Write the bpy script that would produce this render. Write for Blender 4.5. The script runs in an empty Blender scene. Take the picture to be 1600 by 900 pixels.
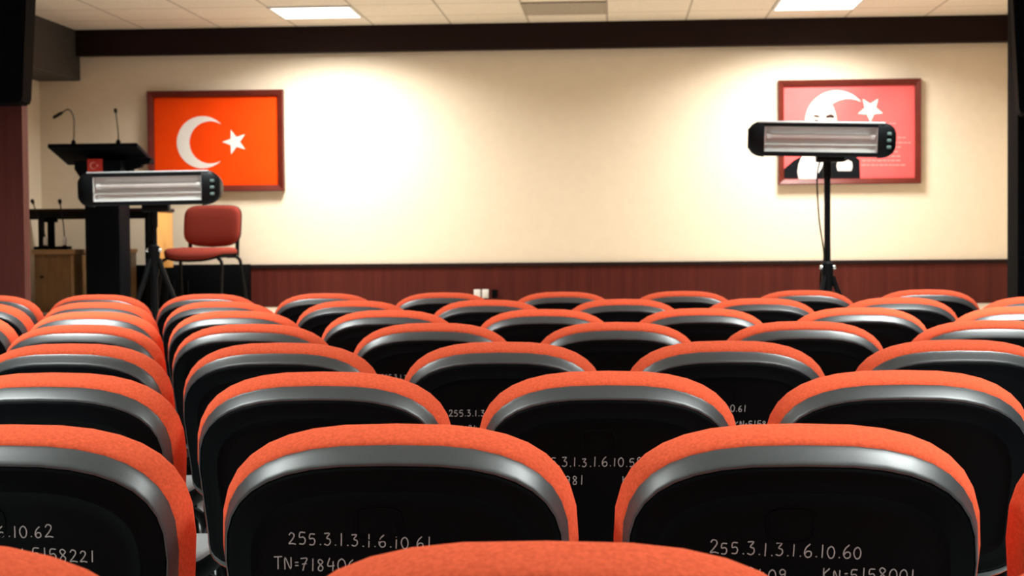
import bpy, bmesh, math, random
from mathutils import Vector, Matrix
random.seed(7)
PI = math.pi
scene = bpy.context.scene
COL = scene.collection

# ------------------------------------------------------------------ camera
F_PX, YAW, PITCH, ROLL, EYE = 2555.0, 0.0632, 0.03236, 0.0085, 1.07
fwd = Vector((-math.sin(YAW)*math.cos(PITCH), math.cos(YAW)*math.cos(PITCH), -math.sin(PITCH)))
r0 = Vector((math.cos(YAW), math.sin(YAW), 0)); u0 = r0.cross(fwd)
rgt = r0*math.cos(ROLL) - u0*math.sin(ROLL)
upv = u0*math.cos(ROLL) + r0*math.sin(ROLL)
cam_d = bpy.data.cameras.new('camera'); cam = bpy.data.objects.new('camera', cam_d); COL.objects.link(cam)
cam.matrix_world = Matrix(((rgt.x, upv.x, -fwd.x, 0), (rgt.y, upv.y, -fwd.y, 0), (rgt.z, upv.z, -fwd.z, EYE), (0, 0, 0, 1)))
cam_d.sensor_width = 36.0
cam_d.lens = F_PX*36.0/1600.0
cam_d.clip_start = 0.05
cam_d.dof.use_dof = True
cam_d.dof.focus_distance = 2.35
cam_d.dof.aperture_fstop = 14.0
scene.camera = cam

# ------------------------------------------------------------------ world, exposure
w = bpy.data.worlds.new('world'); scene.world = w; w.use_nodes = True
w.node_tree.nodes['Background'].inputs[0].default_value = (0.5, 0.55, 0.6, 1)
w.node_tree.nodes['Background'].inputs[1].default_value = 0.02
vs = scene.view_settings
vs.view_transform = 'Standard'; vs.look = 'None'; vs.gamma = 1.0; vs.use_curve_mapping = False
vs.exposure = 0.0
scene.cycles.use_denoising = True
scene.cycles.max_bounces = 8
PANEL_WATTS = 70.0      # each ceiling panel over the stage
HALL_WATTS = 46.0       # each ceiling panel over the seats
PANEL_SPREAD = math.radians(149)

# room dimensions
WALL_Y, CEIL_Z, STAGE_Z, STAGE_Y = 12.7, 2.70, 0.52, 10.24
LEFT_X, RIGHT_X, REAR_Y = -4.53, 3.06, -3.2


def at(px, py, y):
    """point of the plane Y = y seen at photo pixel (px, py)"""
    d = fwd + rgt*((px-800)/F_PX) - upv*((py-450)/F_PX)
    t = y/d.y
    return Vector((d.x*t, y, d.z*t+EYE))


# ------------------------------------------------------------------ materials
def principled(name, rough=0.5, metal=0.0, spec=0.5):
    m = bpy.data.materials.new(name); m.use_nodes = True
    nt = m.node_tree; b = nt.nodes['Principled BSDF']
    b.inputs['Roughness'].default_value = rough
    b.inputs['Metallic'].default_value = metal
    b.inputs['Specular IOR Level'].default_value = spec
    return m, nt, b


def noise_mat(name, c1, c2, scale=40, rough=0.5, metal=0.0, spec=0.5, bump=0.0, stretch=(1, 1, 1), detail=4, bdist=0.001):
    m, nt, b = principled(name, rough, metal, spec)
    tc = nt.nodes.new('ShaderNodeTexCoord'); mp = nt.nodes.new('ShaderNodeMapping')
    mp.inputs['Scale'].default_value = stretch
    nz = nt.nodes.new('ShaderNodeTexNoise'); nz.inputs['Scale'].default_value = scale; nz.inputs['Detail'].default_value = detail
    cr = nt.nodes.new('ShaderNodeValToRGB')
    cr.color_ramp.elements[0].position = 0.3; cr.color_ramp.elements[1].position = 0.7
    cr.color_ramp.elements[0].color = (*c1, 1); cr.color_ramp.elements[1].color = (*c2, 1)
    L = nt.links.new
    L(tc.outputs['Object'], mp.inputs['Vector']); L(mp.outputs['Vector'], nz.inputs['Vector'])
    L(nz.outputs['Fac'], cr.inputs['Fac']); L(cr.outputs['Color'], b.inputs['Base Color'])
    if bump:
        bp = nt.nodes.new('ShaderNodeBump'); bp.inputs['Strength'].default_value = bump; bp.inputs['Distance'].default_value = bdist
        L(nz.outputs['Fac'], bp.inputs['Height']); L(bp.outputs['Normal'], b.inputs['Normal'])
    return m


def wood_mat(name, c1, c2, rough=0.45, stretch=(30, 30, 1.2), scale=1.0):
    return noise_mat(name, c1, c2, scale=scale, rough=rough, stretch=stretch, detail=6, spec=0.18)


def tile_mat(name, base, line, size, ox, oy, width, rough=0.6, speck=None):
    """flat square tiles with thin joints, laid out in world units"""
    m, nt, b = principled(name, rough)
    L = nt.links.new
    tc = nt.nodes.new('ShaderNodeTexCoord'); sp = nt.nodes.new('ShaderNodeSeparateXYZ'); L(tc.outputs['Object'], sp.inputs[0])

    def math_(op, a, bb=None):
        n = nt.nodes.new('ShaderNodeMath'); n.operation = op
        for i, v in enumerate((a, bb)):
            if v is None: continue
            if isinstance(v, (int, float)): n.inputs[i].default_value = v
            else: L(v, n.inputs[i])
        return n.outputs[0]
    ds = []
    for ax, o in (('X', ox), ('Y', oy)):
        f = math_('FRACT', math_('DIVIDE', math_('ADD', sp.outputs[ax], 100*size-o), size))
        ds.append(math_('MINIMUM', f, math_('SUBTRACT', 1.0, f)))
    isline = math_('LESS_THAN', math_('MINIMUM', ds[0], ds[1]), width/size/2)
    nz = nt.nodes.new('ShaderNodeTexNoise'); nz.inputs['Scale'].default_value = 55; nz.inputs['Detail'].default_value = 5
    L(tc.outputs['Object'], nz.inputs['Vector'])
    cr = nt.nodes.new('ShaderNodeValToRGB')
    s2 = speck or tuple(v*0.9 for v in base)
    cr.color_ramp.elements[0].color = (*s2, 1); cr.color_ramp.elements[1].color = (*base, 1)
    cr.color_ramp.elements[0].position = 0.3; cr.color_ramp.elements[1].position = 0.6
    L(nz.outputs['Fac'], cr.inputs['Fac'])
    mx = nt.nodes.new('ShaderNodeMix'); mx.data_type = 'RGBA'
    L(isline, mx.inputs[0]); L(cr.outputs['Color'], mx.inputs[6]); mx.inputs[7].default_value = (*line, 1)
    L(mx.outputs[2], b.inputs['Base Color'])
    return m


def emit_mat(name, col, strength):
    m, nt, b = principled(name, 0.5)
    b.inputs['Base Color'].default_value = (0.9, 0.9, 0.88, 1)
    b.inputs['Emission Color'].default_value = (*col, 1); b.inputs['Emission Strength'].default_value = strength
    return m


M = {}
M['wall'] = noise_mat('cream_wall_paint', (0.80, 0.705, 0.555), (0.83, 0.732, 0.580), scale=14, rough=0.75, bump=0.15)
M['ceiling'] = tile_mat('ceiling_tiles', (0.82, 0.755, 0.65), (0.45, 0.40, 0.33), 0.6, -0.65, 12.1, 0.016, 0.85)
M['floor'] = tile_mat('floor_tiles', (0.60, 0.66, 0.65), (0.30, 0.33, 0.33), 0.4, 0.0, 0.1, 0.006, 0.3, (0.52, 0.58, 0.57))
M['stage_floor'] = noise_mat('beige_stage_floor', (0.50, 0.43, 0.33), (0.58, 0.50, 0.39), scale=20, rough=0.4)
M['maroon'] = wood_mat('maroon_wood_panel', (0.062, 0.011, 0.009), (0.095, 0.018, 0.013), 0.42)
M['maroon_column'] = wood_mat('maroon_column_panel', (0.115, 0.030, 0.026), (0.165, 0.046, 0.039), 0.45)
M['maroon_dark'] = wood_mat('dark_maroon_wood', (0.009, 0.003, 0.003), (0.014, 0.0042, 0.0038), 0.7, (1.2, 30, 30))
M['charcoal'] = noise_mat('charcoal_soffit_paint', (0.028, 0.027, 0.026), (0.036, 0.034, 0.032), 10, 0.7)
M['frame_wood'] = wood_mat('red_brown_frame_wood', (0.095, 0.014, 0.009), (0.13, 0.021, 0.013), 0.35, (8, 8, 8))
M['fabric'] = noise_mat('orange_red_fabric', (0.72, 0.102, 0.042), (0.90, 0.142, 0.060), scale=210, rough=0.95, spec=0.12, bump=0.35, detail=3)
M['stage_fabric'] = noise_mat('brick_red_fabric', (0.20, 0.030, 0.020), (0.25, 0.038, 0.026), scale=240, rough=0.95, spec=0.15, bump=0.4, detail=3)
M['shell'] = noise_mat('black_moulded_plastic', (0.0012, 0.0020, 0.0028), (0.0020, 0.0030, 0.0040), scale=600, rough=0.5, bump=0.2, spec=0.06, bdist=0.0004)
M['shell_rim'] = noise_mat('rim_plastic_painted_sheen', (0.028, 0.036, 0.040), (0.040, 0.049, 0.053), scale=500, rough=0.43, bump=0.2, spec=1.0, bdist=0.0003)  # grey base puts the ceiling reflection into the black rim's colour
M['flange'] = noise_mat('pale_grey_added_flange', (0.26, 0.29, 0.295), (0.32, 0.35, 0.355), scale=300, rough=0.4)
M['black_metal'] = noise_mat('black_powder_coat', (0.0025, 0.0032, 0.004), (0.0045, 0.0055, 0.0062), 120, 0.45, spec=0.15)
M['black_matte'] = noise_mat('black_matte', (0.0012, 0.0016, 0.0022), (0.0022, 0.0028, 0.0036), 60, 0.8, spec=0.04)
M['lectern_black'] = noise_mat('blue_black_laminate', (0.0014, 0.0026, 0.005), (0.0024, 0.0040, 0.0068), 30, 0.6, spec=0.07)
M['ink'] = noise_mat('white_marker_ink', (0.40, 0.41, 0.41), (0.56, 0.56, 0.55), 300, 0.7)
M['flag_red'] = noise_mat('flag_red_print', (0.86, 0.058, 0.002), (0.90, 0.066, 0.003), 5, 0.65, spec=0.08)
M['white_print'] = noise_mat('white_print', (0.80, 0.77, 0.74), (0.84, 0.81, 0.78), 5, 0.55, spec=0.3)
M['poster_red'] = noise_mat('rose_red_print', (0.80, 0.105, 0.105), (0.85, 0.14, 0.14), 3, 0.4, spec=0.5)
M['poster_pink'] = noise_mat('pale_pink_print', (0.84, 0.30, 0.28), (0.87, 0.34, 0.32), 5, 0.5)
M['skin_print'] = noise_mat('pale_skin_print', (0.80, 0.62, 0.55), (0.84, 0.67, 0.60), 6, 0.5)
M['dark_print'] = noise_mat('black_print', (0.004, 0.005, 0.007), (0.006, 0.007, 0.009), 6, 0.6, spec=0.08)
M['brow_print'] = noise_mat('brown_print', (0.035, 0.020, 0.015), (0.05, 0.030, 0.022), 6, 0.6, spec=0.1)
M['steel'] = noise_mat('brushed_reflector_metal', (0.66, 0.65, 0.63), (0.78, 0.77, 0.75), 1.0, 0.30, 0.40, stretch=(2, 60, 60))
M['chrome'] = noise_mat('bright_metal', (0.75, 0.75, 0.74), (0.82, 0.82, 0.80), 10, 0.2, 1.0)
M['quartz'] = noise_mat('milky_quartz_tube', (0.80, 0.76, 0.72), (0.86, 0.82, 0.78), 20, 0.12)
M['silver_paint'] = noise_mat('silver_edge_paint', (0.55, 0.60, 0.61), (0.62, 0.67, 0.68), 40, 0.35, 0.3)
M['button'] = noise_mat('grey_green_button', (0.10, 0.16, 0.15), (0.14, 0.21, 0.19), 40, 0.35)
M['brown_box'] = noise_mat('brown_wood_veneer', (0.13, 0.070, 0.022), (0.20, 0.105, 0.034), 2.0, 0.5, stretch=(12, 12, 2))
M['brown_edge'] = noise_mat('light_brown_edge', (0.26, 0.15, 0.07), (0.32, 0.19, 0.09), 20, 0.5)
M['tan'] = noise_mat('honey_wood_laminate', (0.66, 0.33, 0.075), (0.74, 0.38, 0.095), 2.0, 0.45, stretch=(20, 20, 2))
M['mic'] = noise_mat('olive_grey_metal', (0.10, 0.085, 0.055), (0.14, 0.12, 0.08), 60, 0.45, 0.3)
M['foam'] = noise_mat('black_foam', (0.012, 0.011, 0.010), (0.022, 0.020, 0.018), 300, 0.95, bump=0.4)
M['white_plastic'] = noise_mat('white_plastic', (0.72, 0.72, 0.70), (0.78, 0.78, 0.76), 60, 0.35)
M['vent'] = noise_mat('grey_vent_metal', (0.36, 0.31, 0.25), (0.42, 0.37, 0.30), 60, 0.5, 0.2)
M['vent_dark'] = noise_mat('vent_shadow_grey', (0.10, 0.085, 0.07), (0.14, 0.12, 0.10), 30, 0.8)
M['grille'] = noise_mat('black_speaker_grille', (0.001, 0.0015, 0.002), (0.003, 0.004, 0.005), 500, 0.85, bump=0.5, spec=0.04)
M['panel'] = emit_mat('panel_diffuser', (1.0, 0.97, 0.90), 3.0)
M['badge_red'] = noise_mat('red_badge', (0.55, 0.03, 0.025), (0.62, 0.04, 0.03), 10, 0.4)


# ------------------------------------------------------------------ mesh helpers
def build(name, bm, mat, parent=None, smooth=True, angle=40):
    me = bpy.data.meshes.new(name)
    bmesh.ops.recalc_face_normals(bm, faces=bm.faces)
    bm.to_mesh(me); bm.free()
    o = bpy.data.objects.new(name, me); COL.objects.link(o)
    me.materials.append(M[mat] if isinstance(mat, str) else mat)
    if smooth:
        me.polygons.foreach_set('use_smooth', [True]*len(me.polygons))
        me.set_sharp_from_angle(angle=math.radians(angle))
    if parent: o.parent = parent
    return o


def thing(name, label, cat, loc=(0, 0, 0), rotz=0.0, group=None):
    o = bpy.data.objects.new(name, None); COL.objects.link(o)
    o.location = loc; o.rotation_euler = (0, 0, rotz); o.empty_display_size = 0.1
    return tag(o, label, cat, group)


def tag(o, label, cat, group=None):
    o['label'] = label; o['category'] = cat
    if group: o['group'] = group
    return o


def struct(name, bm, mat, label=None, cat=None, smooth=False):
    o = build(name, bm, mat, smooth=smooth); o['kind'] = 'structure'
    if label: o['label'] = label; o['category'] = cat
    return o


def box(bm, x0, x1, y0, y1, z0, z1, bev=0.0, seg=2):
    tmp = bmesh.new()
    r = bmesh.ops.create_cube(tmp, size=1.0)
    for v in tmp.verts:
        v.co = Vector(((x0+x1)/2 + v.co.x*(x1-x0), (y0+y1)/2 + v.co.y*(y1-y0), (z0+z1)/2 + v.co.z*(z1-z0)))
    if bev:
        bmesh.ops.bevel(tmp, geom=tmp.edges[:], offset=bev, segments=seg, affect='EDGES', profile=0.5)
    merge(bm, tmp)
    return bm


def merge(bm, tmp, mat=None):
    if mat is not None: tmp.transform(mat)
    vm = {v: bm.verts.new(v.co) for v in tmp.verts}
    for f in tmp.faces:
        try: bm.faces.new([vm[v] for v in f.verts])
        except ValueError: pass
    tmp.free()


def loft(bm, loops, cap0=True, cap1=True, closed=True):
    rows = [[bm.verts.new(p) for p in lp] for lp in loops]
    n = len(rows[0])
    for a, b in zip(rows[:-1], rows[1:]):
        for i in range(n if closed else n-1):
            j = (i+1) % n
            bm.faces.new((a[i], a[j], b[j], b[i]))
    if cap0: bm.faces.new(rows[0][::-1])
    if cap1: bm.faces.new(rows[-1])
    return rows


def tube(bm, pts, rad, n=10):
    pts = [Vector(p) for p in pts]
    rads = rad if isinstance(rad, (list, tuple)) else [rad]*len(pts)
    loops = []; prev = None
    for i, p in enumerate(pts):
        a = pts[max(i-1, 0)]; b = pts[min(i+1, len(pts)-1)]
        t = (b-a).normalized()
        if prev is None:
            ref = Vector((0, 0, 1)) if abs(t.z) < 0.9 else Vector((1, 0, 0))
            nrm = t.cross(ref).normalized()
        else:
            nrm = (prev - t*prev.dot(t)).normalized()
        prev = nrm; bn = t.cross(nrm)
        loops.append([p + (nrm*math.cos(2*PI*k/n) + bn*math.sin(2*PI*k/n))*rads[i] for k in range(n)])
    loft(bm, loops)
    return bm


def smooth_path(pts, sub=6):
    pts = [Vector(p) for p in pts]; out = []
    P = [pts[0]*2-pts[1]] + pts + [pts[-1]*2-pts[-2]]
    for i in range(1, len(P)-2):
        for k in range(sub):
            t = k/sub
            a, b, c, d = P[i-1], P[i], P[i+1], P[i+2]
            out.append(0.5*((2*b) + (c-a)*t + (2*a-5*b+4*c-d)*t*t + (3*b-a-3*c+d)*t**3))
    out.append(pts[-1])
    return out


def lathe(bm, prof, n=24, origin=(0, 0, 0), axis='Z'):
    o = Vector(origin); loops = []
    for r, h in prof:
        lp = []
        for k in range(n):
            c, s = r*math.cos(2*PI*k/n), r*math.sin(2*PI*k/n)
            v = Vector((c, s, h)) if axis == 'Z' else (Vector((h, c, s)) if axis == 'X' else Vector((c, h, s)))
            lp.append(o+v)
        loops.append(lp)
    loft(bm, loops)
    return bm


def poly_prism(bm, pts, y0, y1):
    """polygon given in (x, z), extruded between y0 and y1"""
    a = [bm.verts.new((x, y0, z)) for x, z in pts]; b = [bm.verts.new((x, y1, z)) for x, z in pts]
    n = len(pts)
    for i in range(n):
        j = (i+1) % n
        bm.faces.new((a[i], a[j], b[j], b[i]))
    bm.faces.new(a[::-1]); bm.faces.new(b)
    return bm


# ------------------------------------------------------------------ the room
struct('floor', box(bmesh.new(), LEFT_X, RIGHT_X, REAR_Y, WALL_Y, -0.1, 0.0), 'floor')
struct('ceiling', box(bmesh.new(), LEFT_X, RIGHT_X, REAR_Y, WALL_Y, CEIL_Z, CEIL_Z+0.1), 'ceiling')
struct('wall_front', box(bmesh.new(), LEFT_X-0.1, RIGHT_X+0.1, WALL_Y, WALL_Y+0.1, -0.1, CEIL_Z+0.1), 'wall')
struct('wall_left', box(bmesh.new(), LEFT_X-0.1, LEFT_X, 9.9, WALL_Y, -0.1, CEIL_Z+0.1), 'wall')
struct('wall_right', box(bmesh.new(), RIGHT_X, RIGHT_X+0.1, 9.9, WALL_Y, -0.1, CEIL_Z+0.1), 'wall')
struct('wall_left_hall', box(bmesh.new(), LEFT_X-0.1, LEFT_X, REAR_Y, 9.9, -0.1, CEIL_Z+0.1), 'maroon')
struct('wall_right_hall', box(bmesh.new(), RIGHT_X, RIGHT_X+0.1, REAR_Y, 9.9, -0.1, CEIL_Z+0.1), 'maroon')
struct('wall_rear', box(bmesh.new(), LEFT_X-0.1, RIGHT_X+0.1, REAR_Y-0.1, REAR_Y, -0.1, CEIL_Z+0.1), 'maroon')
# stage platform: a maroon riser, a beige floor and its nosing
bm = bmesh.new(); box(bm, LEFT_X, RIGHT_X, STAGE_Y+0.02, WALL_Y, 0.0, STAGE_Z-0.07)
struct('trim_1', bm, 'maroon')
bm = bmesh.new(); box(bm, LEFT_X, RIGHT_X, STAGE_Y, WALL_Y, STAGE_Z-0.07, STAGE_Z, 0.006)
struct('stage_floor', bm, 'stage_floor')
# wainscot along the stage wall with its cap rail
bm = bmesh.new(); box(bm, LEFT_X, RIGHT_X, WALL_Y-0.018, WALL_Y, STAGE_Z, 0.825)
struct('baseboard_front', bm, 'maroon')
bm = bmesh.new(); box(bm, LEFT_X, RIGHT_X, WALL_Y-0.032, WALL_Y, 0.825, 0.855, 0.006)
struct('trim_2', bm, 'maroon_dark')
# beam along the top of the wall, soffit along the left wall, columns at the stage edge
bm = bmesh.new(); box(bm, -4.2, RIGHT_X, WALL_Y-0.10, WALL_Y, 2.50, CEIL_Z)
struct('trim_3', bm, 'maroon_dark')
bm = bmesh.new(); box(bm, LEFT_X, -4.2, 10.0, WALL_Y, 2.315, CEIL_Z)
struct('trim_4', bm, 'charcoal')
bm = bmesh.new(); box(bm, LEFT_X, -3.645, 9.90, 10.0, 0.0, CEIL_Z)
struct('trim_5', bm, 'maroon_column')
bm = bmesh.new(); box(bm, 2.40, RIGHT_X, 9.90, 10.12, 0.0, CEIL_Z)
struct('trim_6', bm, 'maroon_column')
bm = bmesh.new(); box(bm, 2.385, 2.45, 9.88, 10.14, 0.0, CEIL_Z, 0.003)  # black strip painting in the shade on the right column's inner face
struct('column_shade_strip', bm, 'black_matte')


# ------------------------------------------------------------------ ceiling lights and vent
def ceiling_light(x, y, watts, label, spread=PANEL_SPREAD, color=(1.0, 0.955, 0.885)):
    t = thing('ceiling_light', label, 'ceiling light', (x, y, CEIL_Z), 0, 'square ceiling light panels')
    bm = bmesh.new()
    for a in (-1, 1):
        box(bm, a*0.29-0.01, a*0.29+0.01, -0.30, 0.30, -0.012, 0.0)
        box(bm, -0.28, 0.28, a*0.29-0.01, a*0.29+0.01, -0.012, 0.0)
    build('light_frame', bm, 'white_plastic', t, smooth=False)
    bm = bmesh.new(); box(bm, -0.28, 0.28, -0.28, 0.28, -0.008, -0.001)
    build('diffuser', bm, 'panel', t, smooth=False)
    ld = bpy.data.lights.new('panel_light', 'AREA'); ld.shape = 'SQUARE'; ld.size = 0.56
    ld.energy = watts; ld.color = color; ld.spread = spread
    lo = bpy.data.objects.new('panel_light', ld); COL.objects.link(lo); lo.parent = t; lo.location = (0, 0.0, -0.014)
    return t


ceiling_light(-2.15, 11.8, PANEL_WATTS, 'glowing square ceiling light panel left of the ceiling vent')
ceiling_light(1.45, 11.8, PANEL_WATTS, 'glowing square ceiling light panel right of the ceiling vent')
for yy in (8.2, 5.2, 2.2, -0.8):
    for xx, sd in ((-2.15, 'left'), (1.45, 'right')):
        ceiling_light(xx, yy, HALL_WATTS, 'square ceiling light panel above the seats, %s row, %.1f metres before the stage wall' % (sd, WALL_Y-yy), math.radians(128), (0.93, 1.0, 0.98))

t = thing('ceiling_vent', 'grey slatted air vent set in the ceiling between the two light panels', 'vent', (-0.35, 11.8, CEIL_Z))
bm = bmesh.new()
for a in (-1, 1):
    box(bm, a*0.285-0.015, a*0.285+0.015, -0.30, 0.30, -0.014, 0.0)
    box(bm, -0.27, 0.27, a*0.285-0.015, a*0.285+0.015, -0.014, 0.0)
build('vent_frame', bm, 'vent', t, smooth=False)
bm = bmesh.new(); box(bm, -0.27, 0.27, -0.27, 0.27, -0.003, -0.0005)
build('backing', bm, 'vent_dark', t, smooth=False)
for k in range(9):
    y = -0.24+k*0.06
    bm = bmesh.new(); tmp = bmesh.new(); box(tmp, -0.27, 0.27, -0.018, 0.018, -0.002, 0.002)
    merge(bm, tmp, Matrix.Translation((0, y, -0.012)) @ Matrix.Rotation(math.radians(-20), 4, 'X'))
    build('slat', bm, 'vent', t, smooth=False)

# ------------------------------------------------------------------ audience chairs
TILT = math.radians(9); BACK_H = 0.385; TOP_Z = 0.821; A_HALF = 0.233; CORNER = 0.155; BEND = 0.32


def back_map(u, v, wv):
    """u across, v down from the top edge, wv outward behind the backrest -> chair coordinates"""
    y = v*math.sin(TILT) + BEND*u*u - wv*math.cos(TILT)
    z = TOP_Z - v*math.cos(TILT) - wv*math.sin(TILT)
    return Vector((u, y, z))


def back_outline(inset, n=18, wide=0.0):
    """closed outline of the backrest pulled in by inset, from bottom left round the top"""
    a = A_HALF; pts = []
    for k in range(n+1):                       # top arch, left to right
        th = PI - PI*k/n
        c, s = math.cos(th), math.sin(th)
        e = 2/2.8
        u = a*math.copysign(abs(c)**e, c); v = CORNER*(1-abs(s)**e)
        pts.append((u, v))
    for v in (0.20, 0.25, 0.30): pts.append((a-(v-CORNER)*0.08, v))
    hb = 0.07; ab = a-0.0115; vb = BACK_H-hb
    for k in range(n+1):                       # rounded bottom, right to left
        th = PI*k/n
        c, s = math.cos(th), math.sin(th)
        e = 2/2.8
        pts.append((ab*math.copysign(abs(c)**e, c), vb+hb*abs(s)**e))
    for v in (0.30, 0.25, 0.20): pts.append((-(a-(v-CORNER)*0.08), v))
    cv = BACK_H/2; iv = inset if not wide else max(inset-0.0055, 0.0)
    return [(u*(a-(inset if not wide else wide+0.42*(min(inset, 0.0385)-0.019)+max(inset-0.0385, 0)))/a, cv+(v-cv)*(cv-iv)/cv) for u, v in pts]


def back_loops(spec, wide=0.0): return [[back_map(u, v, wv) for u, v in back_outline(i, 18, wide)] for i, wv in spec]


def cushion_bm():
    bm = bmesh.new()
    loft(bm, back_loops([(0.10, 0.000), (0.030, 0.000), (0.014, -0.001), (0.009, -0.006), (0.005, -0.016), (0.0015, -0.030), (0.0, -0.045), (0.001, -0.056), (0.006, -0.066),
                         (0.015, -0.074), (0.030, -0.080), (0.07, -0.085), (0.12, -0.087), (0.17, -0.087)]))
    return bm


SHELL_W = 0.0275


def shell_bm():
    bm = bmesh.new()
    loft(bm, back_loops([(0.034, -0.012), (0.034, 0.010), (0.0385, 0.0235), (0.0415, 0.0262), (0.046, SHELL_W), (0.068, SHELL_W), (0.0695, 0.0289), (0.0715, 0.0289), (0.073, SHELL_W),
                         (0.09, SHELL_W), (0.12, SHELL_W), (0.16, SHELL_W), (0.185, SHELL_W)], 0.0105))
    # faint moulded ring of the grip recess
    ring = []
    for k in range(32):
        th = 2*PI*k/32; c, s = math.cos(th), math.sin(th)
        ring.append((math.copysign(abs(c)**0.6, c), math.copysign(abs(s)**0.6, s)))
    lo = []
    for sc, wv in ((1.06, SHELL_W-0.001), (1.04, SHELL_W+0.0014), (0.97, SHELL_W+0.0014), (0.95, SHELL_W-0.001)):
        lo.append([back_map(-0.015+c*0.029*sc, 0.108+s*0.021*sc, wv) for c, s in ring])
    loft(bm, lo, False, False)
    return bm


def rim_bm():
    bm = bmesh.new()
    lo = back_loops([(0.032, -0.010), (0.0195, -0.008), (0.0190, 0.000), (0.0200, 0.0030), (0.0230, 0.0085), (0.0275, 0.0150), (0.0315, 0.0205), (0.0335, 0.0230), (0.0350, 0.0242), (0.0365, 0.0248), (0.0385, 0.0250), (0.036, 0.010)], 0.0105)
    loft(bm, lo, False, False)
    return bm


def seat_outline(a, b0, b1, n=28, e=2/3.6):
    yc = (b0+b1)/2; h = (b1-b0)/2
    return [(a*math.copysign(abs(math.cos(2*PI*k/n))**e, math.cos(2*PI*k/n)), yc+h*math.copysign(abs(math.sin(2*PI*k/n))**e, math.sin(2*PI*k/n))) for k in range(n)]


def seat_bm(spec, half=0.226, cap=True):
    bm = bmesh.new(); loops = []
    for ins, z in spec:
        lp = []
        for x, y in seat_outline(half-ins, 0.085+ins, 0.535-ins):
            dz = -0.05*max(0, (y-0.42)/0.115)**2
            lp.append(Vector((x, y, z+dz)))
        loops.append(lp)
    loft(bm, loops, cap, cap)
    return bm


def leg_bm(pts, r=0.0115):
    bm = bmesh.new(); tube(bm, smooth_path(pts), r, 10); return bm


CHAIR_GROUP = 'orange and black chairs in staggered rows'


def make_chair():
    t = thing('conference_chair', '', 'chair', (0, 0, 0), 0, CHAIR_GROUP)
    build('backrest_cushion', cushion_bm(), 'fabric', t, angle=60)
    build('back_shell', shell_bm(), 'shell', t, angle=60)
    rm = build('shell_rim', rim_bm(), 'shell_rim', t, angle=50); rm['label'] = 'rim of the black shell, ceiling reflection painted in grey'
    build('seat_cushion', seat_bm([(0.08, 0.445), (0.062, 0.450), (0.060, 0.463), (0.064, 0.470), (0.076, 0.475), (0.10, 0.478), (0.15, 0.479)]), 'fabric', t, angle=60)
    ss = build('seat_shell', seat_bm([(0.06, 0.402), (0.02, 0.405), (0.006, 0.414), (0.0, 0.430), (0.0, 0.455), (0.003, 0.460), (0.010, 0.459)]), 'shell', t, angle=60)
    sr = build('added_seat_flange', seat_bm([(0.0015, 0.456), (0.001, 0.462), (0.005, 0.467), (0.012, 0.469), (0.056, 0.468), (0.066, 0.465), (0.07, 0.452)], cap=False), 'flange', ss, angle=60)  # added flange, stands in for unidentified pale patches between the seats
    sr['label'] = 'pale grey flange added to the black seat shell'
    for s in (-1, 1):
        build('leg', leg_bm([(s*0.165, 0.13, 0.398), (s*0.195, 0.11, 0.37), (s*0.205, 0.09, 0.28), (s*0.215, 0.035, 0.0)]), 'black_metal', t)
        build('leg', leg_bm([(s*0.165, 0.43, 0.385), (s*0.195, 0.45, 0.355), (s*0.205, 0.465, 0.27), (s*0.215, 0.50, 0.0)]), 'black_metal', t)
        build('back_upright', leg_bm([(s*0.12, 0.22, 0.402), (s*0.12, 0.085, 0.402), (s*0.12, 0.042, 0.425), (s*0.12, 0.034, 0.47), (s*0.12, 0.022, 0.55)], 0.010), 'black_metal', t)
    for y, z in ((0.13, 0.393), (0.43, 0.385)):
        bm = bmesh.new(); tube(bm, [(-0.165, y, z), (0.165, y, z)], 0.0105, 8)
        build('seat_bar', bm, 'black_metal', t)
    return t


# hand lettering: strokes in a unit box (x 0..0.6, y 0..1)
GLYPH = {
    '0': [[(.3, 1), (.08, .8), (.02, .4), (.2, .03), (.45, .1), (.56, .5), (.48, .85), (.3, 1)]],
    '1': [[(.2, 1), (.18, .5), (.15, 0)]],
    '2': [[(.05, .78), (.2, .98), (.42, .92), (.46, .7), (.25, .35), (.02, .05), (.3, .08), (.58, .02)]],
    '3': [[(.05, .95), (.45, .97), (.22, .6), (.45, .5), (.48, .22), (.28, .02), (.02, .1)]],
    '4': [[(.18, 1), (.02, .4), (.5, .42)], [(.42, .75), (.36, 0)]],
    '5': [[(.52, .96), (.14, .95), (.08, .56), (.36, .6), (.5, .36), (.36, .06), (.04, .06)]],
    '6': [[(.42, 1), (.14, .7), (.03, .3), (.2, .02), (.46, .12), (.46, .42), (.22, .46), (.07, .28)]],
    '7': [[(.03, .93), (.5, .96), (.3, .5), (.16, 0)], [(.12, .5), (.46, .55)]],
    '8': [[(.42, .88), (.22, 1), (.06, .82), (.22, .56), (.44, .32), (.34, .04), (.12, .04), (.06, .26), (.26, .54), (.44, .76), (.42, .88)]],
    '9': [[(.46, .85), (.24, .99), (.06, .8), (.16, .56), (.44, .66), (.46, .85), (.42, .4), (.3, 0)]],
    '.': [[(.08, .10), (.12, .06), (.14, .10)]],
    'T': [[(0, .92), (.6, .98)], [(.3, .95), (.26, 0)]],
    'N': [[(.04, 0), (.08, .92), (.46, .06), (.52, .96)]],
    'K': [[(.08, .98), (.05, 0)], [(.5, .95), (.08, .46), (.52, .02)]],
    '=': [[(.06, .6), (.3, .62)], [(.06, .36), (.3, .38)]],
}
ADV = {'.': .40, '1': .55, '=': .5, ' ': .6}


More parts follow.
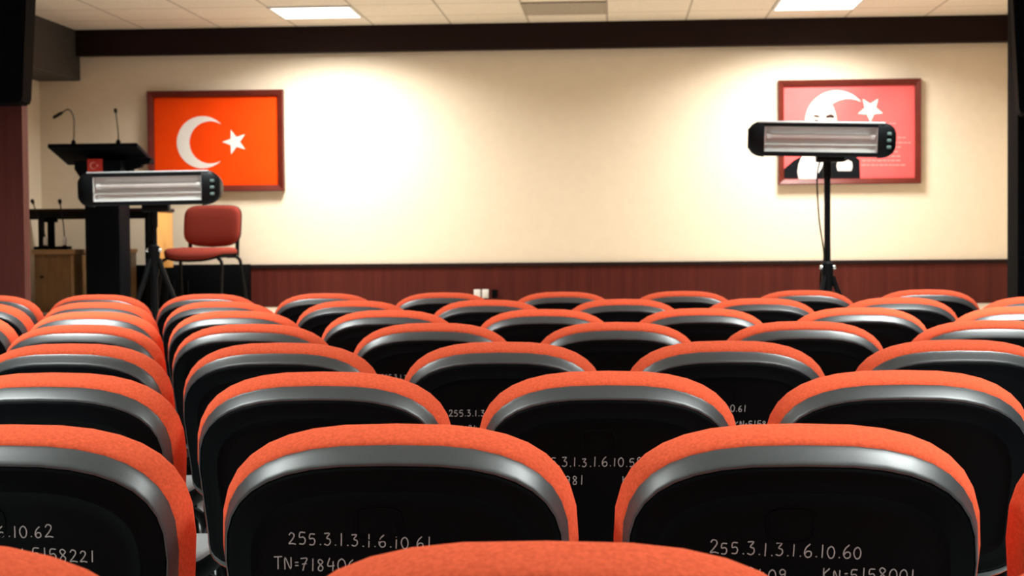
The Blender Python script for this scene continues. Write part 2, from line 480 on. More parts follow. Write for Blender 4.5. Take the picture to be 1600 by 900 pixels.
def handwriting(parent, lines, seed):
    """lines: (text, left u, baseline v, height, slope) written on the back shell"""
    rd = random.Random(seed)
    for text, u, v, h, slope in lines:
        bm = bmesh.new()
        for ch in text:
            if ch != ' ':
                hh = h*rd.uniform(0.9, 1.08); dv = rd.uniform(-0.04, 0.04)*h
                for st in GLYPH[ch]:
                    pts = smooth_path([(x*hh*1.02, y*hh, 0) for x, y in st], 4) if len(st) > 2 else [Vector((x*hh*1.02, y*hh, 0)) for x, y in st]
                    hw = 0.00072
                    n = len(pts); row = []
                    for i, p in enumerate(pts):
                        a, b = pts[max(i-1, 0)], pts[min(i+1, n-1)]
                        d = (b-a); d = d.normalized() if d.length > 1e-9 else Vector((1, 0, 0))
                        nr = Vector((-d.y, d.x, 0))*hw
                        pr = []
                        for q, wv in ((p+nr, SHELL_W+0.0002), (p+nr, SHELL_W+0.0008), (p-nr, SHELL_W+0.0008), (p-nr, SHELL_W+0.0002)):
                            uu = u+q.x; pr.append(back_map(uu, v+slope*(uu)-q.y+dv, wv))
                        row.append(pr)
                    loft(bm, row)
            u += h*ADV.get(ch, .80)*0.98
        build('handwritten_number', bm, 'ink', parent, smooth=False)['label'] = 'white handwritten inventory number'


proto = make_chair()


def children(o): return [c for c in COL.objects if c.parent == o]


proto_parts = children(proto)
proto_sub = {c.name: children(c) for c in proto_parts}


def copy_chair():
    r = proto.copy(); COL.objects.link(r)
    sh = None
    for c in proto_parts:
        k = c.copy(); COL.objects.link(k); k.parent = r
        for g in proto_sub.get(c.name, ()):
            q = g.copy(); COL.objects.link(q); q.parent = k
        if c.name.startswith('back_shell'): sh = k
    return r, sh


S = 0.505
ROW_Y0, ROW_STEP = 1.275, 0.806
first = {1: -.0548, 2: -.2793, 3: -.5202, 4: -.7626, 5: -1.0092, 6: -1.2432, 7: -1.4873, 8: -1.7394}
seats = {                                   # offsets from `first`, in seat widths
    1: (-1.056, 0, 1.056),
    2: (-0.992, 0, 1, 1.985),
    3: (-0.968, 0, 1, 2),
    4: (-0.965, 0, 1, 2, 3),
    5: (-0.955, 0, 1, 2, 3, 4),
    6: (-1.905, -0.955, 0, 1, 2, 3, 4, 5),
    7: (-1.893, -0.952, 0, 1, 2, 3, 4, 5, 6),
    8: (-1.893, -0.95, 0, 1, 2, 3, 4, 5, 6),
}
H = 0.0165
writing = {
    (2, 0): [('255.3.1.3.1.6.10.62', -0.1110, 0.1260, H, 0.01), ('TN=718406', -0.1430, 0.1600, H, 0.03), ('KN=5158221', 0.0120, 0.1560, H, 0.03)],
    (2, 1): [('255.3.1.3.1.6.10.61', -0.1310, 0.1390, H, 0.03), ('TN=718406', -0.1510, 0.1720, H, 0.02), ('KN=5158221', 0.0330, 0.1770, H, 0.02)],
    (2, 2): [('255.3.1.3.1.6.10.60', -0.1130, 0.1480, H, 0.03), ('TN=718409', -0.1230, 0.1810, H, 0.02), ('KN=5158001', 0.0250, 0.1780, H, 0.02)],
    (3, 2): [('255.3.1.3.1.6.10.59', -0.1250, 0.1520, H, 0.0), ('TN=747981', -0.1470, 0.1850, H, 0.0), ('KN=5158', 0.0250, 0.1850, H, 0.0)],
    (4, 2): [('255.3.1.3.1.6.10.60', -0.1150, 0.1520, H*.9, -0.02), ('TN=7184', -0.1220, 0.1880, H*.9, -0.02)],
    (4, 3): [('255.3.1.3.1.6.10.61', -0.1250, 0.1440, H*.9, -0.02), ('TN=7184', -0.1470, 0.1820, H*.9, 0.0), ('KN=5158', 0.0130, 0.1800, H*.9, 0.0)],
    (5, 2): [('255.3.1.3.1.6.10.60', -0.1370, 0.1420, H*.8, 0.0)],
}
ORD = ['first', 'second', 'third', 'fourth', 'fifth', 'sixth', 'seventh', 'eighth', 'ninth']
ROWN = {1: 'the nearest row', 2: 'the second row from camera', 3: 'the third row from camera', 4: 'the fourth row from camera',
        5: 'the fifth row from camera', 6: 'the sixth row from camera', 7: 'the second row from stage', 8: 'the row nearest stage'}
rj = random.Random(11)
used = False
for n in range(1, 9):
    k = len(seats[n])
    for i, off in enumerate(seats[n]):
        if not used:
            r = proto; sh = [c for c in proto_parts if c.name.startswith('back_shell')][0]; used = True
        else:
            r, sh = copy_chair()
        yr = ROW_Y0+(n-1)*ROW_STEP
        r.location = ((first[n]+off*S)*(1+0.02/yr), yr-0.052+rj.uniform(-.004, .004), 0)
        r.rotation_euler = (0, 0, math.radians(rj.uniform(-1.0, 1.0)))
        if (n, i) in writing:
            handwriting(sh, writing[(n, i)], n*10+i)
        place = 'leftmost' if i == 0 else ('rightmost' if i == k-1 else ORD[i]+' from the left')
        if n == 1: place = ('left end', 'middle', 'right end')[i]
        lab = 'orange chair with black shell back, %s in %s' if n in (1, 7, 8) else 'orange and black chair, %s in %s' % (place, ROWN[n])
        r['label'] = lab

# ------------------------------------------------------------------ flag picture and portrait picture
PY = WALL_Y-0.018      # face of the prints


def wp(px, py): v = at(px, py, PY); return (v.x, v.z)


def picture_frame(name, mat, parent, x0, x1, z0, z1, wd=0.05, d=0.062):
    bm = bmesh.new()
    prof = [(0, 0), (0, d*0.8), (0.006, d), (wd*0.55, d*0.86), (wd*0.9, d*0.72), (wd, d*0.6), (wd, 0)]
    cs = [(x0, z0, 1, 1), (x1, z0, -1, 1), (x1, z1, -1, -1), (x0, z1, 1, -1)]
    loops = [[Vector((x+sx*i, WALL_Y-h, z+sz*i)) for i, h in prof] for x, z, sx, sz in cs]
    rows = [[bm.verts.new(p) for p in lp] for lp in loops]
    for a in range(4):
        A, B = rows[a], rows[(a+1) % 4]
        for q in range(len(prof)-1): bm.faces.new((A[q], A[q+1], B[q+1], B[q]))
    return build(name, bm, mat, parent, smooth=False)


def star_pts(cx, cz, R, rot, k=0.40):
    return [(cx+(R if q % 2 == 0 else R*k)*math.cos(rot+q*PI/5), cz+(R if q % 2 == 0 else R*k)*math.sin(rot+q*PI/5)) for q in range(10)]


def crescent_bm(cx, cz, R, ix, iz, r, y0, y1, n=48):
    """outer circle minus inner circle"""
    d = math.hypot(ix-cx, iz-cz); a0 = math.atan2(iz-cz, ix-cx)
    x = (d*d+R*R-r*r)/(2*d); h = math.sqrt(max(R*R-x*x, 1e-9))
    to = math.atan2(h, x); ti = math.atan2(h, x-d)
    out = [(cx+R*math.cos(a0+to+(2*PI-2*to)*k/n), cz+R*math.sin(a0+to+(2*PI-2*to)*k/n)) for k in range(n+1)]
    inn = [(ix+r*math.cos(a0+ti+(2*PI-2*ti)*k/n), iz+r*math.sin(a0+ti+(2*PI-2*ti)*k/n)) for k in range(n+1)]
    bm = bmesh.new()
    def V(p, y): return bm.verts.new((p[0], y, p[1]))
    of, inf = [V(p, y0) for p in out], [V(p, y0) for p in inn]
    ob, ib = [V(p, y1) for p in out], [V(p, y1) for p in inn]
    for k in range(n):
        bm.faces.new((of[k], of[k+1], inf[k+1], inf[k])); bm.faces.new((ob[k], ib[k], ib[k+1], ob[k+1]))
        bm.faces.new((of[k], ob[k], ob[k+1], of[k+1])); bm.faces.new((inf[k], inf[k+1], ib[k+1], ib[k]))
    bmesh.ops.remove_doubles(bm, verts=bm.verts, dist=1e-5)
    return bm


t = thing('framed_flag', 'framed red flag with white crescent and star on the wall', 'picture', (0, 0, 0))
fx0, fx1, fz0, fz1 = -3.655, -2.577, 1.430, 2.221
picture_frame('frame', 'frame_wood', t, fx0, fx1, fz0, fz1, 0.048)
bm = bmesh.new(); box(bm, fx0+0.03, fx1-0.03, PY, WALL_Y-0.002, fz0+0.03, fz1-0.03)
build('flag_print', bm, 'flag_red', t, smooth=False)
c = wp(316.5, 222.3); ci = wp(328.6, 222.5); R = 41.2*12.67/F_PX
build('crescent', crescent_bm(c[0], c[1], R, ci[0], ci[1], 33.4*12.67/F_PX, PY-0.0015, PY-0.0002), 'white_print', t, smooth=False)
c = wp(367, 221.7)
bm = bmesh.new(); poly_prism(bm, star_pts(c[0], c[1], 20.5*12.67/F_PX, PI), PY-0.0015, PY-0.0002)
build('star', bm, 'white_print', t, smooth=False)

t = thing('framed_portrait', 'framed pink red portrait poster with crescent and star behind the right heater', 'picture', (0, 0, 0))
gx0, gx1, gz0, gz1 = 1.252, 2.331, 1.437, 2.236
picture_frame('frame', 'frame_wood', t, gx0, gx1, gz0, gz1, 0.044)
bm = bmesh.new(); box(bm, gx0+0.03, gx1-0.03, PY, WALL_Y-0.002, gz0+0.03, gz1-0.03)
build('poster_print', bm, 'poster_red', t, smooth=False)
K = 12.67/F_PX
c = wp(1307, 190); ci = wp(1325, 196)
build('crescent', crescent_bm(c[0], c[1], 48*K, ci[0], ci[1], 41*K, PY-0.0012, PY-0.0002), 'white_print', t, smooth=False)
c = wp(1360, 171)
bm = bmesh.new(); poly_prism(bm, star_pts(c[0], c[1], 20*K, -PI/2, 0.45), PY-0.0012, PY-0.0002)
build('star', bm, 'white_print', t, smooth=False)
def px_poly(pts): return [wp(*p) for p in pts]
head = [(1284+24*math.cos(a), 196-44*math.sin(a)) for a in [2*PI*k/28 for k in range(28)]]
bm = bmesh.new(); poly_prism(bm, px_poly(head), PY-0.0020, PY-0.0003)
o = build('printed_head', bm, 'skin_print', t, smooth=False)
for pts in ([(1269, 182), (1274, 179), (1281, 181), (1280, 184), (1274, 183)], [(1290, 181), (1298, 178), (1304, 181), (1303, 185), (1297, 184), (1291, 185)]):
    bm = bmesh.new(); poly_prism(bm, px_poly(pts), PY-0.0026, PY-0.0006); build('printed_eyebrow', bm, 'brow_print', t, smooth=False)
for pts in ([(1272, 187), (1279, 187), (1279, 190), (1272, 190)], [(1292, 188), (1300, 188), (1300, 191), (1292, 191)]):
    bm = bmesh.new(); poly_prism(bm, px_poly(pts), PY-0.0026, PY-0.0006); build('printed_eye', bm, 'brow_print', t, smooth=False)
bm = bmesh.new(); poly_prism(bm, px_poly([(1283, 196), (1288, 196), (1291, 210), (1282, 212), (1280, 209)]), PY-0.0026, PY-0.0006); build('printed_nose', bm, 'brow_print', t, smooth=False)
suit = [(1223, 279), (1225, 264), (1240, 251), (1256, 242), (1268, 236), (1300, 236), (1322, 240), (1336, 244), (1343, 250), (1344, 279)]
bm = bmesh.new(); poly_prism(bm, px_poly(suit), PY-0.0014, PY-0.0003); build('printed_suit', bm, 'dark_print', t, smooth=False)
shirt = [(1248, 280), (1246, 268), (1248, 256), (1253, 244), (1262, 238), (1290, 236), (1289, 248), (1284, 262), (1278, 272), (1277, 280)]
bm = bmesh.new(); poly_prism(bm, px_poly(shirt), PY-0.0024, PY-0.0006); build('printed_shirt', bm, 'white_print', t, smooth=False)
hank = [(1308, 254), (1313, 250), (1319, 253), (1325, 250), (1331, 253), (1332, 261), (1330, 267), (1309, 267), (1307, 260)]
bm = bmesh.new(); poly_prism(bm, px_poly(hank), PY-0.0026, PY-0.0006); build('printed_handkerchief', bm, 'white_print', t, smooth=False)
rt = random.Random(3)
for k, (yy, xa, xb) in enumerate([(192, 1376, 1396), (206, 1376, 1398), (214, 1376, 1412), (222, 1350, 1420), (229, 1352, 1404), (236, 1350, 1398), (243, 1348, 1400), (250, 1347, 1408), (257, 1346, 1410)]):
    x = xa; bm = bmesh.new()
    while x < xb:
        l = rt.uniform(3, 7)
        poly_prism(bm, px_poly([(x, yy), (x+l, yy), (x+l, yy+1.7), (x, yy+1.7)]), PY-0.0012, PY-0.0002); x += l+1.6
    build('printed_text_line', bm, 'poster_pink', t, smooth=False)


# ------------------------------------------------------------------ infrared heaters on tripods
def heater(name_label, x, y, head_z, hub_z, head_dx, roll, yaw, tiltx):
    t = thing('infrared_heater', name_label, 'heater', (x, y, 0), 0, 'infrared heaters on tripod stands')
    Hm = Matrix.Translation((head_dx, -0.02, head_z)) @ Matrix.Rotation(yaw, 4, 'Z') @ Matrix.Rotation(roll, 4, 'Y') @ Matrix.Rotation(tiltx, 4, 'X')
    HW, HH = 0.385, 0.090           # half width of the whole head, half height

    def put(name, tmp, mat, parent=t, **kw):
        bm = bmesh.new(); merge(bm, tmp, Hm); return build(name, bm, mat, parent, **kw)
    # long trough housing, open to the front (-Y)
    prof = [(-0.075, -HH), (-0.082, -HH+0.006), (-0.082, -0.069), (-0.066, -0.069), (-0.010, -0.056), (-0.002, 0.0), (-0.010, 0.056),
            (-0.066, 0.069), (-0.082, 0.069), (-0.082, HH-0.006), (-0.075, HH), (0.03, HH*0.86), (0.065, HH*0.45), (0.075, 0), (0.065, -HH*0.45), (0.03, -HH*0.86)]
    b = bmesh.new(); loft(b, [[Vector((xx, yy, zz)) for yy, zz in prof] for xx in (-0.30, 0.29)])
    hs = put('housing', b, 'black_metal', smooth=False)
    # silver strip along the upper front edge
    b = bmesh.new(); box(b, -0.33, 0.325, -0.084, -0.05, HH-0.004, HH+0.004, 0.002); put('edge_strip', b, 'silver_paint')
    # end caps: bulging outwards
    for s, x0, x1 in ((-1, -0.298, -HW), (1, 0.288, HW)):
        b = bmesh.new(); loops = []
        for k in range(9):
            f = k/8
            xx = x0+(x1-x0)*math.sin(f*PI/2); sc = math.cos(f*PI/2)**0.55 if k < 8 else 0.10
            sc = max(sc, 0.12)
            loops.append([Vector((xx, yy*(0.6+0.4*sc), zz*max(sc, 0.42 if s > 0 else 0.55))) for yy, zz in
                          [(-0.088, -HH*0.8), (-0.088, HH*0.8), (-0.07, HH*1.06), (0.03, HH*0.9), (0.07, HH*0.45), (0.078, 0), (0.07, -HH*0.45), (0.03, -HH*0.9), (-0.07, -HH*1.06)]])
        loft(b, loops); put('end_cap', b, 'black_metal', angle=50)
    # reflector trough inside the opening
    b = bmesh.new(); rp = []
    for k in range(13):
        a = -PI/2+PI*k/12
        rp.append((-0.064+0.050*math.cos(a), 0.066*math.sin(a)))
    rp2 = [(yy+0.003, zz*1.02) for yy, zz in rp[::-1]]
    loft(b, [[Vector((xx, yy, zz)) for yy, zz in rp+rp2] for xx in (-0.298, 0.288)]); put('reflector', b, 'steel', angle=60)
    b = bmesh.new()
    for xx in (-0.2975, 0.2845):
        box(b, xx, xx+0.003, -0.080, -0.004, -0.065, 0.065)
    put('reflector_end', b, 'steel', smooth=False)
    # two quartz tubes with end holders
    for zz in (0.018,):
        b = bmesh.new(); tube(b, [(-0.265, -0.050, zz), (0.255, -0.050, zz)], 0.011, 14); q = put('quartz_tube', b, 'quartz')
        for xx in (-0.285, 0.255):
            b = bmesh.new(); tube(b, [(xx, -0.050, zz), (xx+0.022, -0.050, zz)], 0.016, 12); put('tube_holder', b, 'white_plastic', q)
    # thin guard wires
    for zz in (-0.024,):
        b = bmesh.new(); tube(b, [(-0.298, -0.079, zz), (0.288, -0.079, zz)], 0.0035, 8); put('guard_wire', b, 'chrome')
    # push buttons on the right cap
    for zz in (0.035, 0.0, -0.035):
        b = bmesh.new(); box(b, 0.335, 0.358, -0.092, -0.078, zz-0.008, zz+0.008, 0.004); put('button', b, 'button')
    # bracket, pole, hub, legs
    b = bmesh.new(); box(b, -0.06, 0.09, -0.03, 0.03, head_z-HH-0.035, head_z-HH+0.012, 0.008); tube(b, [(0, 0, head_z-HH-0.12), (0, 0, head_z-HH-0.01)], 0.022, 14)
    build('bracket', b, 'black_metal', t)
    b = bmesh.new(); tube(b, [(0, 0, 0.22), (0, 0, head_z-HH-0.02)], 0.017, 16); build('pole', b, 'black_metal', t)
    b = bmesh.new(); lathe(b, [(0.018, 0.05), (0.030, 0.04), (0.032, 0.0), (0.030, -0.05), (0.026, -0.10), (0.018, -0.13)], 18, (0, 0, hub_z))
    hub = build('hub', b, 'black_metal', t)
    for s in (-1, 1):
        b = bmesh.new(); lathe(b, [(0.004, 0.028*s), (0.011, 0.029*s), (0.012, 0.036*s), (0.009, 0.043*s)], 12, (0, -0.01, hub_z+0.02), 'X')
        k = build('clamp_knob', b, 'chrome', hub); k['label'] = 'shiny metal clamp knob'
    for k in range(3):
        a = math.radians(90+120*k+22)
        d = Vector((math.cos(a), math.sin(a), 0))
        b = bmesh.new(); tube(b, [d*0.025+Vector((0, 0, hub_z-0.03)), d*0.05+Vector((0, 0, hub_z-0.10)), d*0.42+Vector((0, 0, 0.014))], [0.016, 0.014, 0.011], 10)
        lg = build('leg', b, 'black_metal', t)
        b = bmesh.new(); tube(b, [d*0.40+Vector((0, 0, 0.02)), d*0.435+Vector((0, 0, 0.010))], 0.015, 10); build('rubber_foot', b, 'black_matte', lg)
        b = bmesh.new(); tube(b, [d*0.02+Vector((0, 0, 0.25)), d*0.235+Vector((0, 0, 0.30 if hub_z < 0.9 else 0.36))], 0.006, 8); build('brace', b, 'black_metal', t)
    # power cord hanging from the head down the pole
    b = bmesh.new(); pts = [(-0.02, 0.02, head_z-HH+0.01), (-0.05, 0.02, head_z-HH-0.10), (-0.042, 0.015, head_z-0.42), (-0.016, 0.015, hub_z+0.08), (-0.034, 0.02, hub_z-0.05), (-0.03, 0.03, 0.30), (-0.06, 0.05, 0.01)]
    tube(b, smooth_path(pts, 8), 0.0042, 8); build('power_cord', b, 'black_matte', t)
    return t


heater('infrared heater on black tripod stand in front of the lectern and flag', -2.515, 8.8, 1.338, 0.985, -0.005, math.radians(-0.6), math.radians(4), math.radians(0))
heater('infrared heater raised on tall tripod stand in front of the portrait', 1.128, 8.8, 1.568, 0.865, -0.035, math.radians(1.6), math.radians(-4), math.radians(8))

# ------------------------------------------------------------------ lectern
t = thing('lectern', 'blue black lectern with slanted reading top on the stage left', 'lectern', (-3.63, 11.5, STAGE_Z))
lx, ly, lz = -3.63, 11.5, STAGE_Z


def rel(bm, o): bm.transform(Matrix.Translation((-o[0], -o[1], -o[2]))); return bm


b = bmesh.new(); box(b, -3.80, -3.46, 11.32, 11.75, STAGE_Z, STAGE_Z+0.05, 0.008); build('base', rel(b, (lx, ly, lz)), 'lectern_black', t)
b = bmesh.new(); box(b, -3.755, -3.506, 11.40, 11.66, STAGE_Z+0.045, 1.52, 0.006); build('column', rel(b, (lx, ly, lz)), 'lectern_black', t)
b = bmesh.new()
for yy0, yy1 in ((11.36, 11.68),):
    pts = [(-3.81, 1.62), (-3.81, 1.56), (-3.77, 1.50), (-3.49, 1.50), (-3.475, 1.56), (-3.475, 1.62)]
    poly_prism(b, pts, yy0, yy1)
build('head_box', rel(b, (lx, ly, lz)), 'lectern_black', t, smooth=False)
b = bmesh.new(); tmp = bmesh.new(); box(tmp, -0.32, 0.32, -0.22, 0.22, -0.014, 0.014, 0.004)
merge(b, tmp, Matrix.Translation((-3.655, 11.50, 1.672)) @ Matrix.Rotation(math.radians(-14), 4, 'X'))
build('reading_top', rel(b, (lx, ly, lz)), 'lectern_black', t)
b = bmesh.new()
poly_prism(b, [(-3.475, 1.64), (-3.29, 1.64), (-3.31, 1.600), (-3.36, 1.595), (-3.37, 1.575), (-3.42, 1.565), (-3.475, 1.545)], 11.48, 11.54)
build('side_brace', rel(b, (lx, ly, lz)), 'lectern_black', t, smooth=False)
b = bmesh.new(); box(b, -3.715, -3.606, 11.352, 11.362, 1.535, 1.632, 0.002); bd = build('emblem', rel(b, (lx, ly, lz)), 'badge_red', t)
bd['label'] = 'small red emblem with pale crescent and star'
b = crescent_bm(-3.672, 1.585, 0.026, -3.666, 1.585, 0.020, 11.350, 11.3525, 24)
poly_prism(b, star_pts(-3.642, 1.585, 0.012, PI), 11.350, 11.3525)
build('emblem_mark', rel(b, (lx, ly, lz)), 'poster_pink', bd, smooth=False)


def goose_mic(label, pts, head_len, r=0.0055, base_r=0.016, collar=None, mat='mic', head_r=0.0125, group=None):
    pts = [Vector(p) for p in pts]; o = pts[0].copy()
    t = thing('gooseneck_microphone', label, 'microphone', o, 0, group)
    path = smooth_path([p-o for p in pts], 8)
    b = bmesh.new(); lathe(b, [(base_r*0.9, 0.0), (base_r, 0.004), (base_r, 0.018), (base_r*0.5, 0.030)], 16); build('mic_base', b, 'black_matte', t)
    b = bmesh.new(); tube(b, path, r, 10); build('gooseneck', b, mat, t)
    d = (path[-1]-path[-2]).normalized(); e = path[-1]
    b = bmesh.new(); tube(b, [e-d*0.004, e+d*0.004, e+d*head_len*0.3, e+d*head_len*0.85, e+d*head_len], [head_r*0.55, head_r*0.9, head_r, head_r, head_r*0.55], 12)
    build('mic_head', b, 'foam', t)
    if collar:
        b = bmesh.new(); lathe(b, [(0.011, 0.0), (0.014, 0.004), (0.014, 0.05), (0.009, 0.06)], 14, (0, 0, collar)); c = build('collar', b, 'white_plastic', t); c['label'] = 'white plastic collar'
    return t


TY = 11.36      # the raised audience-side edge of the lectern top
p0 = at(115, 232, TY); p1 = at(116, 205, TY); p2 = at(115, 182, TY); p3 = at(107, 171, TY); p4 = at(97, 176, TY)
p0.z = 1.737
goose_mic('bent gooseneck microphone on the left of the lectern top', [p0, p1, p2, p3, p4], 0.075)
p0 = at(185, 232, TY); p0.z = 1.737
goose_mic('upright gooseneck microphone on the right of the lectern top', [p0, at(185, 210, TY), at(183, 190, TY), at(181, 176, TY)], 0.03)

# ------------------------------------------------------------------ table, cabinets and mics at the left of the stage
t = thing('conference_table', 'dark framed table with honey wood end panel behind the lectern', 'table', (-3.9, 12.15, STAGE_Z))
o3 = (-3.9, 12.15, STAGE_Z)
b = bmesh.new(); box(b, -4.45, -3.385, 11.88, 12.42, 1.268, 1.293, 0.004); build('tabletop', rel(b, o3), 'maroon_dark', t)
b = bmesh.new(); box(b, -4.42, -3.412, 11.91, 11.935, 1.215, 1.268); build('apron', rel(b, o3), 'black_metal', t, smooth=False)
for xx in (-4.415, -3.452):
    for yy in (11.92, 12.36):
        b = bmesh.new(); box(b, xx-0.02, xx+0.02, yy-0.012, yy+0.028, STAGE_Z, 1.268, 0.003); build('leg', rel(b, o3), 'black_metal', t)
b = bmesh.new(); box(b, -3.425, -3.395, 11.90, 12.40, 0.845, 1.268, 0.003); e = build('end_panel', rel(b, o3), 'tan', t); e['label'] = 'honey coloured wood end panel'

t = thing('low_black_box', 'low black box against the wainscot behind the stage chair', 'cabinet', (-3.3, 12.55, STAGE_Z)); o3 = (-3.3, 12.55, STAGE_Z)  # black box built to fill the dark area behind the stage chair
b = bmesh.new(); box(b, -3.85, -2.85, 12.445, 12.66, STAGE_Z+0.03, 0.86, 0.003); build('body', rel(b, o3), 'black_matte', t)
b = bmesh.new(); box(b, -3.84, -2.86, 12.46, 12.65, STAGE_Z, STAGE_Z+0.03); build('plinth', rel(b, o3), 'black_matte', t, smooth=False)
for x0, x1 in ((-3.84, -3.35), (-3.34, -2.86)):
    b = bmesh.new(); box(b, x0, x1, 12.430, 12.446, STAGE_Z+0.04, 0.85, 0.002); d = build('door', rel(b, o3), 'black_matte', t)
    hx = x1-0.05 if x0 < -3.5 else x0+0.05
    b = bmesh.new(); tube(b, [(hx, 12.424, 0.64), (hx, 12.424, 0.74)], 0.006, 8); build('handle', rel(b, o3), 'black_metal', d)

t = thing('wooden_cabinet', 'small brown wooden cabinet with pale top edge beside the left column', 'cabinet', (-4.04, 11.62, STAGE_Z)); o3 = (-4.04, 11.62, STAGE_Z)
xa, xb = at(50, 392, 11.45).x, at(117, 392, 11.45).x
b = bmesh.new(); box(b, xa+0.01, xb-0.01, 11.46, 11.80, STAGE_Z+0.02, 0.975, 0.004); build('body', rel(b, o3), 'brown_box', t)
b = bmesh.new(); box(b, xa-0.005, xb+0.005, 11.44, 11.82, 0.962, 0.995, 0.004); build('top_board', rel(b, o3), 'brown_edge', t)
b = bmesh.new(); box(b, xa+0.03, xb-0.035, 11.449, 11.461, STAGE_Z+0.05, 0.935, 0.003); d = build('door', rel(b, o3), 'brown_box', t)
b = bmesh.new(); box(b, xb-0.034, xb-0.012, 11.452, 11.464, STAGE_Z+0.03, 0.95, 0.002); build('side_strip', rel(b, o3), 'brown_edge', t)
b = bmesh.new(); lathe(b, [(0.008, 0.0), (0.011, -0.010), (0.007, -0.016)], 12, (xa+0.07, 11.449, 0.80), 'Y'); build('knob', rel(b, o3), 'black_metal', d)
t = thing('wooden_cabinet', 'brown wooden cabinet half hidden behind the lectern column', 'cabinet', (-3.75, 12.15, STAGE_Z)); o3 = (-3.75, 12.15, STAGE_Z)
xc = at(120, 392, 11.96).x
b = bmesh.new(); box(b, xc+0.012, xc+0.34, 11.97, 12.33, STAGE_Z, 0.962, 0.004); build('body', rel(b, o3), 'brown_box', t)
b = bmesh.new(); box(b, xc, xc+0.35, 11.96, 12.34, 0.962, 0.99, 0.004); build('top_board', rel(b, o3), 'tan', t)

# dark stand and two microphones on the brown cabinet
zt = 0.995
t = thing('monitor_stand', 'black upright stand with flat base on the small brown cabinet', 'stand', (at(80, 385, 11.66).x, 11.66, zt))
b = bmesh.new(); box(b, -0.10, 0.125, -0.09, 0.09, 0.0, 0.022, 0.006); build('base_plate', b, 'black_matte', t)
b = bmesh.new(); box(b, -0.022, 0.026, -0.016, 0.016, 0.02, 0.20, 0.004); build('post', b, 'black_matte', t)
b = bmesh.new(); box(b, -0.05, 0.05, -0.012, 0.012, 0.195, 0.23, 0.004); build('mount', b, 'black_matte', t)
for px0, px1, lab in ((71, 52, 'black gooseneck microphone on brown cabinet, beside the left column'), (101, 94, 'black gooseneck microphone on brown cabinet, nearer the lectern')):
    yy = 11.53
    b0 = at(px0, 386, yy); b0.z = zt; top = at(px1, 318, yy)
    goose_mic(lab, [b0, b0+Vector((0, 0, 0.09)), b0.lerp(top, 0.55)+Vector((0.006, 0, 0.02)), top], 0.032, 0.004, 0.022, 0.03, 'black_metal', 0.013, 'table microphones on the brown cabinet')

# ------------------------------------------------------------------ chair on the stage
t = thing('visitor_chair', 'brick red upholstered chair with black legs on the stage beside the flag', 'chair', (-3.040, 11.86, STAGE_Z), math.radians(-10))
def sc_back(spec, half=0.225, h=0.285, z0=0.505, n=40):
    b = bmesh.new(); loops = []
    for ins, d in spec:
        lp = []
        for k in range(n):
            c, s = math.cos(2*PI*k/n), math.sin(2*PI*k/n); e = 0.42
            u = (half-ins)*math.copysign(abs(c)**e, c); v = (h/2-ins)*math.copysign(abs(s)**e, s)
            if v < 0: v -= 0.022*(1-(u/half)**2)
            zz = z0+h/2+v
            lp.append(Vector((u, 0.20+d+0.12*(zz-z0)-0.35*u*u+0.02, zz)))
        loops.append(lp)
    loft(b, loops); return b
build('backrest', sc_back([(0.09, -0.042), (0.03, -0.040), (0.010, -0.034), (0.0, -0.022), (0.0, -0.008), (0.01, 0.0)]), 'stage_fabric', t, angle=60)
build('back_shell', sc_back([(0.004, -0.006), (-0.004, 0.000), (-0.002, 0.010), (0.02, 0.022), (0.08, 0.024)]), 'shell', t, angle=60)
def sseat(spec):
    b = bmesh.new(); loops = []
    for ins, z in spec:
        loops.append([Vector((x, -(y-0.31)+0.0, z - 0.035*max(0, (y-0.42)/0.115)**2 - 0.010*(1-(x/0.24)**2)*(1 if y > 0.3 else 0.3))) for x, y in seat_outline(0.24-ins, 0.085+ins, 0.535-ins)])
    loft(b, loops); return b
build('seat', sseat([(0.03, 0.430), (0.004, 0.432), (0.0, 0.445), (0.003, 0.462), (0.02, 0.474), (0.06, 0.480), (0.13, 0.481)]), 'stage_fabric', t, angle=60)
build('seat_shell', sseat([(0.06, 0.405), (0.02, 0.408), (0.004, 0.418), (0.001, 0.431), (0.02, 0.434)]), 'shell', t, angle=60)
for s in (-1, 1):
    build('leg', leg_bm([(s*0.20, -0.15, 0.400), (s*0.232, -0.165, 0.375), (s*0.238, -0.175, 0.30), (s*0.250, -0.235, 0.0)], 0.0125), 'black_metal', t)
    build('leg', leg_bm([(s*0.20, 0.14, 0.412), (s*0.235, 0.16, 0.385), (s*0.245, 0.175, 0.30), (s*0.265, 0.235, 0.0)], 0.0125), 'black_metal', t)
    build('back_upright', leg_bm([(s*0.19, 0.05, 0.412), (s*0.19, 0.21, 0.415), (s*0.19, 0.225, 0.45), (s*0.19, 0.236, 0.60)], 0.015), 'black_metal', t)

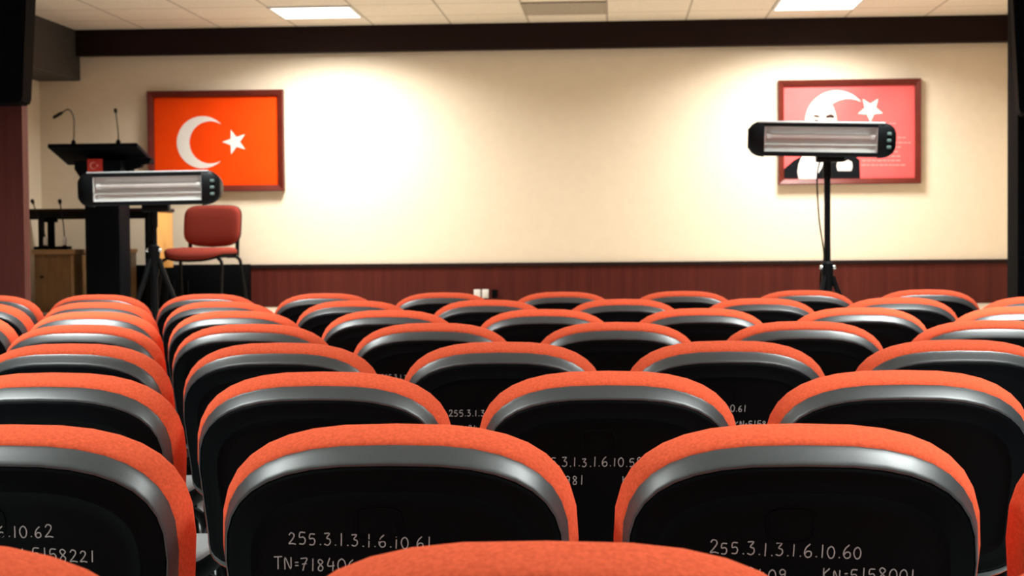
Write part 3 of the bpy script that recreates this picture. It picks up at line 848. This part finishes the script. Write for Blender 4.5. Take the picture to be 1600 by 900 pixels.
# ------------------------------------------------------------------ loudspeakers on the columns
def loudspeaker(label, xm, yf, z0, z1, w0, w1, d, rz):
    t = thing('loudspeaker', label, 'loudspeaker', (xm, yf, z0), rz, 'black loudspeakers on the columns')
    b = bmesh.new(); loops = []
    for z, wd, dy in ((0.0, w0*0.94, 0.035), (0.02, w0, 0.02), (z1-z0-0.02, w1, -0.03), (z1-z0, w1*0.96, -0.015)):
        loops.append([Vector(p) for p in ((-wd/2, dy, z), (wd/2, dy, z), (wd/2*0.8, d, z), (-wd/2*0.8, d, z))])
    loft(b, loops); bmesh.ops.bevel(b, geom=b.edges[:], offset=0.012, segments=3, affect='EDGES'); build('cabinet', b, 'black_matte', t)
    b = bmesh.new(); loops = []
    for dd in (0.004, -0.006):
        loops.append([Vector((sx*(w0*(1-f)+w1*f)/2*0.86, 0.016-0.05*f+dd, z)) for sx, z, f in ((-1, 0.05, 0.07), (1, 0.05, 0.07), (1, z1-z0-0.05, 0.93), (-1, z1-z0-0.05, 0.93))])
    loft(b, loops); build('grille', b, 'grille', t, smooth=False)
    b = bmesh.new(); box(b, -0.04, 0.04, d-0.01, d+0.05, (z1-z0)*0.45, (z1-z0)*0.6, 0.004); build('bracket', b, 'black_metal', t)
    return t
loudspeaker('large black loudspeaker hanging on the wood column at upper left', -3.78, 9.52, 1.885, 2.66, 0.54, 0.66, 0.33, 0)
loudspeaker('black loudspeaker hanging on the wood column at upper right', 2.58, 9.52, 1.74, 2.66, 0.54, 0.66, 0.33, 0)

# ------------------------------------------------------------------ wall socket on the wainscot
sx = at(756, 459, WALL_Y-0.02)
t = thing('wall_socket', 'white double wall socket with a dark plug on the wainscot', 'socket', (sx.x-0.02, WALL_Y-0.018, sx.z)); 
for dx in (-0.032, 0.032):
    b = bmesh.new(); box(b, dx-0.026, dx+0.026, -0.012, 0.0, -0.034, 0.034, 0.004); build('socket_plate', b, 'white_plastic', t)
b = bmesh.new(); box(b, 0.085, 0.125, -0.045, 0.0, -0.032, 0.032, 0.006); build('plug', b, 'black_matte', t)
